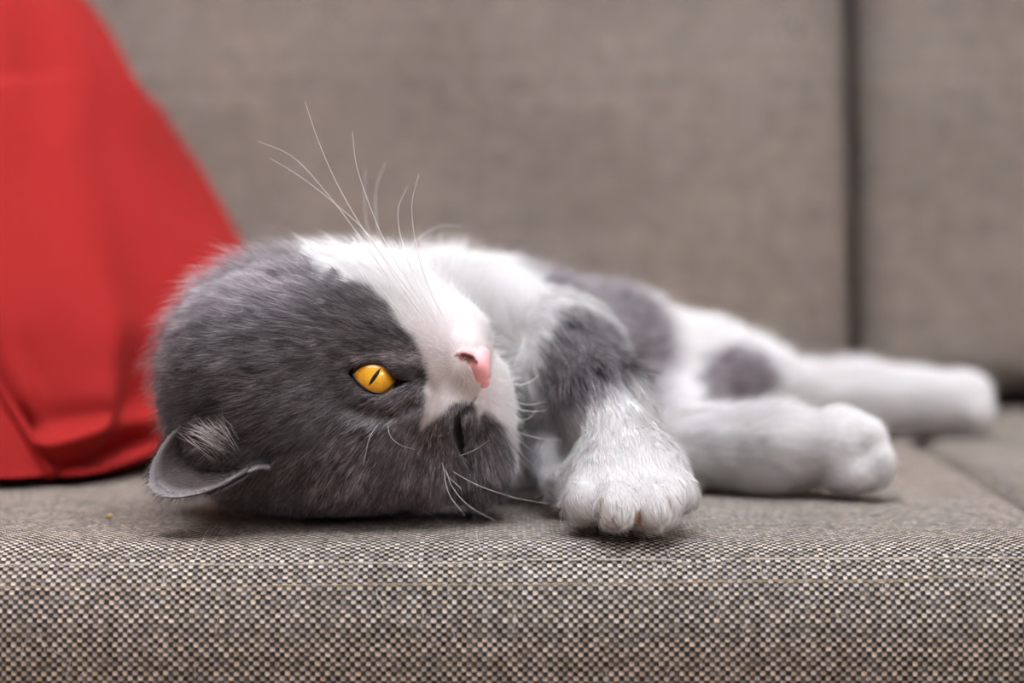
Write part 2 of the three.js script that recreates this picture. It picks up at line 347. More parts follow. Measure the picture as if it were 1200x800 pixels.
function surf(px, py) {                                              // where the skin is met at that place
  const near = at(px, py, 0.12), far = at(px, py, -0.5), dir = far.clone().sub(near).normalize();
  const p = near.clone();
  for (let i = 0; i < 400; i++) { const d = skin(p.x, p.y, p.z); if (d < 0.00005) return p; p.addScaledVector(dir, d * 0.7); if (p.z < -0.5) break; }
  return null;
}

// eye opening: an almond cut square to the way the eye looks
const eye = (() => {
  const c = surf(437, 443), g = gradient(c), N = g.clone().multiplyScalar(0.45).add(V(0.12, 0.08, 1).normalize()).normalize();
  const R = 0.0115, centre = c.clone().addScaledVector(N, -R - 0.0001);
  const A = V(1, 0, 0).addScaledVector(N, -N.x).normalize(), B = V().crossVectors(N, A);
  const eyeSeat = c.clone();
  const plane = (px, py) => { const near = at(px, py, 0.12), far = at(px, py, -0.5), d = far.sub(near), t = eyeSeat.clone().sub(near).dot(N) / d.dot(N); return near.addScaledVector(d, t); };
  const outline = [[407, 436], [418, 428.5], [434, 424.5], [448, 425.5], [458, 431], [464, 438], [471, 443], [482, 445], [473, 451], [464, 455], [457, 459.5], [450, 462.5], [441, 462], [431, 458], [421, 450.5], [413, 443]];
  const curve = new THREE.CatmullRomCurve3(outline.map(([x, y]) => plane(x, y)), true, 'centripetal');
  const loop = curve.getPoints(64).slice(0, 64), poly = loop.map((p) => [p.clone().sub(eyeSeat).dot(A), p.clone().sub(eyeSeat).dot(B)]);
  const inPoly = (x, y) => {
    let d = 1e9, s = 1;
    for (let i = 0, j = poly.length - 1; i < poly.length; j = i, i++) {
      const ex = poly[j][0] - poly[i][0], ey = poly[j][1] - poly[i][1], wx = x - poly[i][0], wy = y - poly[i][1], h = clamp((wx * ex + wy * ey) / (ex * ex + ey * ey), 0, 1);
      d = Math.min(d, (wx - ex * h) ** 2 + (wy - ey * h) ** 2);
      const a = y >= poly[i][1], b = y < poly[j][1], c2 = ex * wy > ey * wx; if ((a && b && c2) || (!a && !b && !c2)) s = -s;
    }
    return s * Math.sqrt(d);
  };
  const near = (x, y, z) => { const dx = x - eyeSeat.x, dy = y - eyeSeat.y, dz = z - eyeSeat.z, r2 = dx * dx + dy * dy + dz * dz; if (r2 > 0.0016) return Math.sqrt(r2) - 0.02; return inPoly(dx * A.x + dy * A.y + dz * A.z, dx * B.x + dy * B.y + dz * B.z); };
  const cut = (x, y, z) => { const n = (x - eyeSeat.x) * N.x + (y - eyeSeat.y) * N.y + (z - eyeSeat.z) * N.z; return Math.max(near(x, y, z), -n - 0.012); };
  cut.k = 0.0016; carve.push(cut);
  return { c, N, A, B, R, centre, loop, near, plane };
})();
// mouth line and nostril
function groove(points, r, k) {
  const ps = points.map(([x, y, rr, dz = 0]) => { const p = surf(x, y); p.z += dz; return [p, rr * r]; });
  const f = (x, y, z) => {
    let d = 1;
    for (let i = 0; i < ps.length - 1; i++) {
      const [a, ra] = ps[i], [b, rb] = ps[i + 1], dx = b.x - a.x, dy = b.y - a.y, dz = b.z - a.z, qx = x - a.x, qy = y - a.y, qz = z - a.z, h = clamp((qx * dx + qy * dy + qz * dz) / (dx * dx + dy * dy + dz * dz), 0, 1);
      d = Math.min(d, Math.hypot(qx - dx * h, qy - dy * h, qz - dz * h) - (ra + (rb - ra) * h));
    }
    return d;
  };
  f.k = k; return f;
}
const mouth = groove([[568, 452, 0.45], [552, 472, 0.5], [536, 486, 0.8], [537, 505, 1.3], [543, 525, 1.6], [551, 544, 0.8]], 0.0015, 0.002);
carve.push(mouth);

const creases = [groove([[704, 588, 0.6], [702, 603, 1], [700, 609, 0.9]], 0.0009, 0.001), groove([[747, 596, 0.6], [748, 606, 1], [748, 615, 0.9]], 0.0009, 0.001), groove([[783, 582, 0.5], [788, 594, 0.9], [790, 599, 0.7]], 0.0009, 0.001)];
for (const f of creases) { f.k = 0.0015; carve.push(f); }
const folds = [groove([[500, 447, 0.6], [508, 460, 0.9], [503, 484, 1], [492, 512, 0.8], [480, 545, 0.3]], 0.0016, 0.006), groove([[418, 478, 0.4], [440, 486, 0.9], [466, 486, 0.8], [484, 474, 0.4]], 0.0013, 0.005)];
for (const f of folds) carve.push(f);
// ---- meshing: surface nets over the cells near the skin, each vertex then settled on it
function netMesh(field, lo, hi, cell) {
  const nx = Math.ceil((hi.x - lo.x) / cell) + 1, ny = Math.ceil((hi.y - lo.y) / cell) + 1, nz = Math.ceil((hi.z - lo.z) / cell) + 1;
  const val = new Float32Array(nx * ny * nz).fill(1), at3 = (i, j, k) => (k * ny + j) * nx + i, B = 6;
  for (let k0 = 0; k0 < nz; k0 += B) for (let j0 = 0; j0 < ny; j0 += B) for (let i0 = 0; i0 < nx; i0 += B) {
    const d0 = field(lo.x + (i0 + B / 2) * cell, lo.y + (j0 + B / 2) * cell, lo.z + (k0 + B / 2) * cell), far = Math.abs(d0) > cell * B * 1.7;
    for (let k = k0; k < Math.min(nz, k0 + B); k++) for (let j = j0; j < Math.min(ny, j0 + B); j++) for (let i = i0; i < Math.min(nx, i0 + B); i++)
      val[at3(i, j, k)] = far ? d0 : field(lo.x + i * cell, lo.y + j * cell, lo.z + k * cell);
  }
  const id = new Int32Array(nx * ny * nz).fill(-1), pos = [], idx = [], off = [0, 1, nx, nx + 1, nx * ny, nx * ny + 1, nx * ny + nx, nx * ny + nx + 1];
  const edges = [[0, 1], [2, 3], [4, 5], [6, 7], [0, 2], [1, 3], [4, 6], [5, 7], [0, 4], [1, 5], [2, 6], [3, 7]];
  for (let k = 0; k < nz - 1; k++) for (let j = 0; j < ny - 1; j++) for (let i = 0; i < nx - 1; i++) {
    const o = at3(i, j, k); let m = 0;
    for (let c = 0; c < 8; c++) if (val[o + off[c]] < 0) m |= 1 << c;
    if (m === 0 || m === 255) continue;
    let x = 0, y = 0, z = 0, n = 0;
    for (const [a, b] of edges) { const va = val[o + off[a]], vb = val[o + off[b]]; if (va < 0 !== vb < 0) { const t = va / (va - vb); x += lerp(a & 1, b & 1, t); y += lerp((a >> 1) & 1, (b >> 1) & 1, t); z += lerp(a >> 2, b >> 2, t); n++; } }
    id[o] = pos.length / 3; pos.push(lo.x + (i + x / n) * cell, lo.y + (j + y / n) * cell, lo.z + (k + z / n) * cell);
  }
  const quad = (a, b, c, d, flip) => { if (a < 0 || b < 0 || c < 0 || d < 0) return; flip ? idx.push(a, b, c, a, c, d) : idx.push(a, c, b, a, d, c); };
  for (let k = 1; k < nz - 1; k++) for (let j = 1; j < ny - 1; j++) for (let i = 1; i < nx - 1; i++) {
    const o = at3(i, j, k), s = val[o] < 0;
    if (s !== val[o + 1] < 0) quad(id[o], id[o - nx], id[o - nx - nx * ny], id[o - nx * ny], s ? true : false);
    if (s !== val[o + nx] < 0) quad(id[o], id[o - nx * ny], id[o - 1 - nx * ny], id[o - 1], s ? true : false);
    if (s !== val[o + nx * ny] < 0) quad(id[o], id[o - 1], id[o - 1 - nx], id[o - nx], s ? true : false);
  }
  const nor = new Float32Array(pos.length), e = cell * 0.3;
  for (let i = 0; i < pos.length; i += 3) {
    for (let step = 0; step < 2; step++) {
      const x = pos[i], y = pos[i + 1], z = pos[i + 2], d = field(x, y, z), gx = field(x + e, y, z) - field(x - e, y, z), gy = field(x, y + e, z) - field(x, y - e, z), gz = field(x, y, z + e) - field(x, y, z - e), l = Math.hypot(gx, gy, gz) || 1;
      if (step === 0) { const m = clamp(d, -cell * 0.5, cell * 0.5) / l; pos[i] -= gx * m; pos[i + 1] -= gy * m; pos[i + 2] -= gz * m; }
      nor[i] = gx / l; nor[i + 1] = gy / l; nor[i + 2] = gz / l;
    }
  }
  return { pos: new Float32Array(pos), nor, idx };
}
const body = netMesh(skin, V(-0.17, -0.004, -0.45), V(0.31, 0.135, 0.03), 0.0015);

// ---- nose leather
const noseField = (() => {
  const top = surf(546, 416), mid = surf(560, 428), low = surf(566, 447), bridge = surf(552, 410);
  const blobs = [[top, 0.0028, 0.0022], [mid, 0.0040, 0.0036], [surf(564, 438), 0.0036, 0.0034], [low, 0.0028, 0.003], [surf(565, 416), 0.0032, 0.003]];
  const nostril = groove([[537, 416.5, 0.5, 0.0006], [544, 417.5, 0.8, 0.0014], [552, 421, 1.15, 0.0017], [556, 424, 0.7, 0.002]], 0.0015, 0.001);
  const f = (x, y, z) => {
    let d = 1;
    for (const [c, r, dep] of blobs) d = smin(d, (Math.hypot((x - c.x) / r, (y - c.y) / r, (z - c.z + 0.0012) / dep) - 1) * dep, 0.0035);
    return -smin(-d, nostril(x, y, z), 0.0007);
  };
  f.nostril = nostril; f.mid = mid; return f;
})();
// ---- coat: where it is white, how long and which way the hair lies
const flat = (px, py) => { const p = at(px, py, -0.03); return [p.x, p.y]; };
const polygon = (pts) => pts.map(([x, y]) => flat(x, y));
function signedDistance(poly, x, y) {
  let d = 1e9, s = 1;
  for (let i = 0, j = poly.length - 1; i < poly.length; j = i, i++) {
    const ex = poly[j][0] - poly[i][0], ey = poly[j][1] - poly[i][1], wx = x - poly[i][0], wy = y - poly[i][1], h = clamp((wx * ex + wy * ey) / (ex * ex + ey * ey), 0, 1);
    d = Math.min(d, (wx - ex * h) ** 2 + (wy - ey * h) ** 2);
    const a = y >= poly[i][1], b = y < poly[j][1], c = ex * wy > ey * wx; if ((a && b && c) || (!a && !b && !c)) s = -s;
  }
  return s * Math.sqrt(d);
}
const greyMask = polygon([[342, 240], [350, 293], [370, 309], [393, 324], [424, 340], [453, 354], [475, 374], [490, 402], [501, 426], [507, 440], [499, 452], [503, 470], [497, 497], [511, 481], [530, 467], [549, 463], [561, 478], [581, 493], [596, 512], [595, 570], [575, 620], [400, 680], [60, 640], [60, 240]]);
const soft3 = (p, c, r) => Math.hypot((p.x - c.x) / r.x, (p.y - c.y) / r.y, (p.z - c.z) / r.z);
const spot = (px, py, z, rx, ry, rz) => ({ c: at(px, py, z), r: V(metres(rx, z), metres(ry, z), metres(rz, z)) });
const greySpots = [spot(684, 424, -0.075, 58, 75, 85), spot(664, 396, -0.2, 118, 132, 215), spot(628, 520, -0.1, 42, 52, 60), spot(846, 452, -0.25, 62, 40, 230), spot(540, 380, -0.27, 120, 110, 100)];
const whiteSpots = [spot(602, 395, -0.105, 34, 90, 50)];
const HEAD_EDGE = at(560, 400, -0.03).x, noseTip = at(540, 424, -0.012);
function headness(p) { return clamp(1 - Math.max((p.x - at(605, 400, -0.04).x) / 0.012, (-0.105 - p.z) / 0.015), 0, 1); }
function whiteness(p) {
  const hd = headness(p), wob = 0.0022 * noise(p.x * 220, p.y * 220, p.z * 220);
  let w = 1;
  for (const s of greySpots) { const d = soft3(p, s.c, s.r); w = Math.min(w, smoothstep(d + 18 * wob, 0.8, 1.2)); }
  for (const s of whiteSpots) { const d = soft3(p, s.c, s.r); w = Math.max(w, 1 - smoothstep(d + 18 * wob, 0.85, 1.1)); }
  let h = smoothstep(signedDistance(greyMask, p.x, p.y) + wob, -0.0018, 0.0018);
  if (p.z < -0.085) h = Math.min(h, 1 - smoothstep(-p.z, 0.085, 0.1) * (1 - smoothstep(p.x, at(400, 0, -0.05).x, at(470, 0, -0.05).x)));
  return lerp(w, h, hd);
}
const GREY_ROOT = [0.036, 0.029, 0.033], GREY = [0.137, 0.113, 0.13], GREY_TIP = [0.68, 0.6, 0.665], WHITE = [0.86, 0.84, 0.845];
const toneAndLightSpots = [[spot(484, 438, -0.015, 30, 13, 60), 0.22], [spot(470, 398, -0.02, 30, 18, 60), 0.6], [spot(452, 420, -0.01, 40, 8, 60), 1.9], [spot(470, 478, -0.01, 34, 16, 60), 1.15], [spot(320, 530, -0.02, 95, 70, 90), 0.6], [spot(262, 470, -0.03, 34, 26, 60), 0.4], [spot(405, 455, -0.01, 26, 20, 60), 0.75], [spot(250, 465, -0.04, 40, 30, 80), 0.7], [spot(510, 540, -0.02, 40, 45, 60), 1.2], [spot(565, 540, -0.03, 26, 36, 60), 1.1], [spot(330, 345, -0.05, 125, 72, 90), 2.7], [spot(225, 400, -0.06, 60, 105, 90), 2.2]];  // coat markings; top light painted on forehead and left edge, shade over the ear
function tone(p) { let t = 1; for (const [s, f] of toneAndLightSpots) t *= lerp(f, 1, smoothstep(soft3(p, s.c, s.r), 0.5, 1.2)); return t; }
const bodyColors = new Float32Array(body.pos.length);
{
  const p = V();
  for (let i = 0; i < body.pos.length; i += 3) {
    p.set(body.pos[i], body.pos[i + 1], body.pos[i + 2]);
    const w = whiteness(p);
    let c = [0, 1, 2].map((n) => lerp(GREY_ROOT[n], WHITE[n] * 0.9, w));
    const e = eye.near(p.x, p.y, p.z), m = mouth(p.x, p.y, p.z);
    const bare = 1 - smoothstep(e, 0.0, 0.0022);
    c = c.map((v, n) => lerp(v, [0.03, 0.022, 0.02][n], bare));
    const lip = (1 - smoothstep(m, -0.0002, 0.0012));
    const py = p.y < at(0, 470, 0).y;
    c = c.map((v, n) => lerp(v, py ? [0.015, 0.012, 0.012][n] : [0.5, 0.3, 0.3][n], lip));
    const pk = 1 - smoothstep(noseField(p.x, p.y, p.z), 0.0006, 0.003); c = c.map((v, n) => lerp(v, [0.8, 0.52, 0.52][n], 0.8 * pk)); const nl = 1 - smoothstep(noseField.nostril(p.x, p.y, p.z), 0.0003, 0.0013); c = c.map((v, n) => lerp(v, [0.1, 0.025, 0.022][n], nl));
    for (const f of creases) { const q = 1 - smoothstep(f(p.x, p.y, p.z), 0, 0.001); c = c.map((v, n) => lerp(v, [0.4, 0.28, 0.23][n], q)); }
    bodyColors.set(c, i);
  }
}
const skinMaterial = new THREE.MeshStandardMaterial({ vertexColors: true, roughness: 0.9 });
const cat = thing('cat', 'grey and white shorthair cat lying on its side on the sofa, amber eye open', 'cat');
mesh('body', geometryOf(body.pos, body.idx, { normal: [body.nor, 3], color: [bodyColors, 3] }), skinMaterial, cat);

// ---- eye
{
  const { centre, N, R } = eye, map = (() => {
    const S = 512, r = rng(21), spokes = Array.from({ length: 720 }, () => r());
    return dataTexture(S, S, (x, y) => {
      const u = (x / S) * 2 - 1, v = (y / S) * 2 - 1, q = Math.hypot(u, v) / 0.56, a = ((Math.atan2(v, u) / (2 * Math.PI) + 1) % 1) * 720, k = Math.floor(a) % 720;
      const fib = lerp(spokes[k], spokes[(k + 1) % 720], a - Math.floor(a)), blot = noise(u * 9, v * 9, 2) * 0.5 + noise(u * 24, v * 24, 5) * 0.5;
      let c = [246, 172, 44].map((b, n) => b * (0.93 + 0.08 * fib + 0.07 * blot) - [10, 26, 10][n] * smoothstep(q, 0.6, 1.0) + [8, 22, 8][n] * (1 - smoothstep(q, 0.1, 0.6)));
      const rim = smoothstep(q, 0.97, 1.06); c = c.map((b, n) => lerp(b, [40, 24, 18][n], rim));
      const outer = smoothstep(q, 1.12, 1.25); c = c.map((b, n) => lerp(b, [120, 108, 112][n], outer));
      const slit = Math.hypot(u / 0.046, v / 0.235) ; const lens = Math.abs(u) / (0.04 * Math.max(0.001, 1 - (v / 0.235) ** 2));
      const pup = Math.abs(v) < 0.235 ? 1 - smoothstep(lens, 0.85, 1.15) : 0;
      c = c.map((b, n) => lerp(b, [9, 8, 9][n], pup));
      return c.map((b) => clamp(b, 0, 255));
    }, true);
  })();
  map.wrapS = map.wrapT = THREE.ClampToEdgeWrapping;
  const gaze = eye.plane(439, 441.5).sub(centre).normalize();
  const slitDir = eye.plane(446, 431).sub(eye.plane(433, 450)).normalize(), up = slitDir.addScaledVector(gaze, -slitDir.dot(gaze)).normalize(), right = V().crossVectors(up, gaze);
  const rings = 40, seg = 64, MAX = 1.55, pos = [], uv = [], idx = [], nor = [];
  for (let i = 0; i <= rings; i++) for (let k = 0; k <= seg; k++) {
    const th = (i / rings) * MAX, ph = (k / seg) * 2 * Math.PI, bulge = 0.0009 * (1 - smoothstep(th, 0.1, 0.85));
    const d = gaze.clone().multiplyScalar(Math.cos(th)).addScaledVector(right, Math.sin(th) * Math.cos(ph)).addScaledVector(up, Math.sin(th) * Math.sin(ph));
    pos.push(centre.x + d.x * (R + bulge), centre.y + d.y * (R + bulge), centre.z + d.z * (R + bulge));
    uv.push(0.5 + 0.5 * (i / rings) * Math.cos(ph), 0.5 + 0.5 * (i / rings) * Math.sin(ph));
  }
  for (let i = 0; i < rings; i++) for (let k = 0; k < seg; k++) { const a = i * (seg + 1) + k; idx.push(a, a + seg + 1, a + 1, a + 1, a + seg + 1, a + seg + 2); }
  const eyeball = mesh('eye', geometryOf(pos, idx, { uv: [uv, 2] }), new THREE.MeshPhysicalMaterial({ map, roughness: 0.3, specularIntensity: 0.3, clearcoat: 1, clearcoatRoughness: 0.01, ior: 1.45 }), cat);
  eyeball.userData = { label: 'amber eye with a narrow slit pupil' };
  const rimPoints = eye.loop.map((p) => p.clone().sub(centre).normalize().multiplyScalar(R + 0.0007).add(centre));
  mesh('eyelid', tube(rimPoints, 0.00045, 8, true), new THREE.MeshStandardMaterial({ color: 0x1b1412, roughness: 0.4 }), cat);
}
{
  const m = noseField.mid, g = netMesh(noseField, V(m.x - 0.014, m.y - 0.014, m.z - 0.012), V(m.x + 0.012, m.y + 0.013, m.z + 0.012), 0.0004), col = new Float32Array(g.pos.length);
  for (let i = 0; i < g.pos.length; i += 3) { const d = noseField.nostril(g.pos[i], g.pos[i + 1], g.pos[i + 2]), t = smoothstep(d, -0.0002, 0.0011); col.set([lerp(0.12, 0.86, t), lerp(0.02, 0.40, t), lerp(0.018, 0.43, t)], i); }
  mesh('nose', geometryOf(g.pos, g.idx, { normal: [g.nor, 3], color: [col, 3] }), new THREE.MeshPhysicalMaterial({ vertexColors: true, roughness: 0.5 }), cat).userData = { label: 'pink nose' };
}

// ---- near ear: a thin cup with its rim towards us
const earRim = [[232, 488, -0.036], [206, 504, -0.03], [188, 526, -0.022], [177, 552, -0.014], [178, 571, -0.01], [194, 581, -0.007], [224, 580, -0.004], [254, 571, -0.003], [280, 557, -0.004], [300, 546, -0.008], [316, 546, -0.014]].map((p) => at(...p));
const earBase = [[262, 486, -0.04], [262, 494, -0.042], [262, 502, -0.044], [265, 512, -0.044], [270, 520, -0.042], [276, 528, -0.038], [284, 534, -0.034], [294, 538, -0.03], [304, 541, -0.026], [314, 544, -0.022], [320, 548, -0.02]].map((p) => at(...p));
const rimCurve = new THREE.CatmullRomCurve3(earRim), baseCurve = new THREE.CatmullRomCurve3(earBase);
function earPoint(t, s) { const a = baseCurve.getPoint(t), b = rimCurve.getPoint(t), q = Math.sin(Math.PI * Math.pow(s, 0.8)) * 0.011 * Math.sin(Math.PI * clamp(t * 1.05, 0, 1)) ; return a.lerp(b, s).add(V(0.1 * q, 0.25 * q, -q)); }
{
  const T = 48, S = 22, pos = [], idx = [], col = [], thick = 0.0016;
  for (let side = 0; side < 2; side++) for (let i = 0; i <= T; i++) for (let k = 0; k <= S; k++) {
    const t = i / T, s = k / S, p = earPoint(t, s), du = earPoint(Math.min(1, t + 0.01), s).sub(earPoint(Math.max(0, t - 0.01), s)), dv = earPoint(t, Math.min(1, s + 0.02)).sub(earPoint(t, Math.max(0, s - 0.02))), n = du.cross(dv).normalize();
    if (n.z < 0) n.negate();
    p.addScaledVector(n, side ? -thick * (0.4 + 0.6 * (1 - s)) : 0);
    pos.push(p.x, p.y, p.z);
    const edge = smoothstep(s, 0.86, 1.0);
    col.push(...(side ? GREY : [0.06, 0.043, 0.042].map((v, n2) => lerp(v, [0.36, 0.32, 0.33][n2], edge))));
  }
  const M = (T + 1) * (S + 1);
  for (let side = 0; side < 2; side++) for (let i = 0; i < T; i++) for (let k = 0; k < S; k++) { const a = side * M + i * (S + 1) + k, q = [a, a + 1, a + S + 1, a + 1, a + S + 2, a + S + 1]; idx.push(...(side ? [q[0], q[2], q[1], q[3], q[5], q[4]] : q)); }
  for (let i = 0; i < T; i++) { const a = i * (S + 1) + S, b = M + a; idx.push(a, b, a + S + 1, b, b + S + 1, a + S + 1); }
  const earSkin = new THREE.MeshPhysicalMaterial({ vertexColors: true, roughness: 0.8, side: THREE.DoubleSide });
  mesh('ear', geometryOf(pos, idx, { color: [col, 3] }), earSkin, cat);
  const other = pos.map((v, i) => (i % 3 === 2 ? -0.128 - v : i % 3 === 1 ? v + 0.034 : v + 0.006)), turned = idx.map((v, i) => idx[i - (i % 3) + [0, 2, 1][i % 3]]);
  mesh('ear', geometryOf(other, turned, { color: [col, 3] }), earSkin, cat);                            // the ear on the far side of the head
}

// ---- fur
const furMaterial = new THREE.MeshPhysicalMaterial({ vertexColors: true, roughness: 0.55, transmission: 0.42, thickness: 0, side: THREE.DoubleSide });
class Fur {
  constructor() { this.pos = []; this.nor = []; this.col = []; this.idx = []; this.count = 0; }
  // a hair from root p along direction d, bending towards b, as a flat tapered blade
  add(p, d, b, n, length, width, root, tip, roll) {
    const SEG = 3, base = this.pos.length / 3, tx = d.x, ty = d.y, tz = d.z;
    let sx = ty * n.z - tz * n.y, sy = tz * n.x - tx * n.z, sz = tx * n.y - ty * n.x, l = Math.hypot(sx, sy, sz) || 1;
    sx /= l; sy /= l; sz /= l;
    const cr = Math.cos(roll), sr = Math.sin(roll), ux = ty * sz - tz * sy, uy = tz * sx - tx * sz, uz = tx * sy - ty * sx;
    const wx = sx * cr + ux * sr, wy = sy * cr + uy * sr, wz = sz * cr + uz * sr;
    let nx = sx * sr - ux * cr, ny = sy * sr - uy * cr, nz = sz * sr - uz * cr; if (nx * n.x + ny * n.y + nz * n.z < 0) { nx = -nx; ny = -ny; nz = -nz; }
    nx = nx * 0.6 + n.x * 0.6; ny = ny * 0.6 + n.y * 0.6; nz = nz * 0.6 + n.z * 0.6; l = Math.hypot(nx, ny, nz) || 1; nx /= l; ny /= l; nz /= l;
    for (let k = 0; k <= SEG; k++) {
      const t = k / SEG, w = width * 0.5 * (k === SEG ? 0 : k === 0 ? 0.8 : 1 - 0.35 * t), L = length * t, q = length * t * t * 0.5;
      const x = p.x + d.x * L + b.x * q, y = Math.max(0.0004, p.y + d.y * L + b.y * q), z = p.z + d.z * L + b.z * q;
      const c0 = lerp(root[0], tip[0], t), c1 = lerp(root[1], tip[1], t), c2 = lerp(root[2], tip[2], t);
      if (k < SEG) { this.pos.push(x - wx * w, y - wy * w, z - wz * w, x + wx * w, y + wy * w, z + wz * w); this.nor.push(nx, ny, nz, nx, ny, nz); this.col.push(c0, c1, c2, c0, c1, c2); }
      else { this.pos.push(x, y, z); this.nor.push(nx, ny, nz); this.col.push(c0, c1, c2); }
    }
    const gx = wy * tz - wz * ty, gy = wz * tx - wx * tz, gz = wx * ty - wy * tx;
    if (gx * nx + gy * ny + gz * nz >= 0) this.idx.push(base, base + 1, base + 2, base + 1, base + 3, base + 2, base + 2, base + 3, base + 4, base + 3, base + 5, base + 4, base + 4, base + 5, base + 6);
    else this.idx.push(base, base + 2, base + 1, base + 1, base + 2, base + 3, base + 2, base + 4, base + 3, base + 3, base + 4, base + 5, base + 4, base + 6, base + 5);
    this.count++;
  }
  build(name, parent) { const m = mesh(name, geometryOf(this.pos, this.idx, { normal: [this.nor, 3], color: [this.col, 3] }), furMaterial, parent); m.userData = { kind: 'stuff' }; return m; }
}
// which way hair lies: along each limb towards its end
const along = [
  [[470, 445, -0.12], [800, 452, -0.31], 0.055], [[800, 452, -0.31], [900, 455, -0.34], 0.03], [[880, 465, -0.33], [1140, 470, -0.385], 0.02],
  [[775, 520, -0.15], [1010, 530, -0.12], 0.02], [[655, 400, -0.11], [700, 465, -0.065], 0.022], [[700, 465, -0.065], [735, 590, -0.01], 0.022], [[640, 480, -0.11], [655, 556, -0.06], 0.015], [[580, 330, -0.13], [600, 500, -0.12], 0.03],
].map(([a, b, r]) => { const A = at(...a), B = at(...b); return { A, d: B.clone().sub(A), l2: A.distanceToSquared(B), u: B.clone().sub(A).normalize(), r }; });
function combing(p, out) {
  const hd = headness(p);
  out.set(0, 0, 0);
  if (hd < 1) for (const s of along) {
    const h = clamp((((p.x - s.A.x) * s.d.x + (p.y - s.A.y) * s.d.y + (p.z - s.A.z) * s.d.z)) / s.l2, 0, 1), d = Math.hypot(p.x - s.A.x - s.d.x * h, p.y - s.A.y - s.d.y * h, p.z - s.A.z - s.d.z * h) / s.r;
    out.addScaledVector(s.u, (1 - hd) * Math.exp(-d * d * 1.2));
  }
  if (hd > 0) { const q = V().subVectors(p, noseTip); q.normalize(); q.y -= 0.1 + 0.8 * smoothstep(-p.y, -0.05, -0.005); out.normalize().multiplyScalar(1 - hd).addScaledVector(q, hd); }
  return out.normalize();
}
const paws = [at(745, 590, -0.01), at(1015, 535, -0.12), at(1140, 470, -0.385)];
const muzzleC = at(535, 440, -0.015);
const shoulderC = at(650, 350, -0.12);
const forehead = at(330, 380, -0.05), chestC = at(600, 400, -0.12);
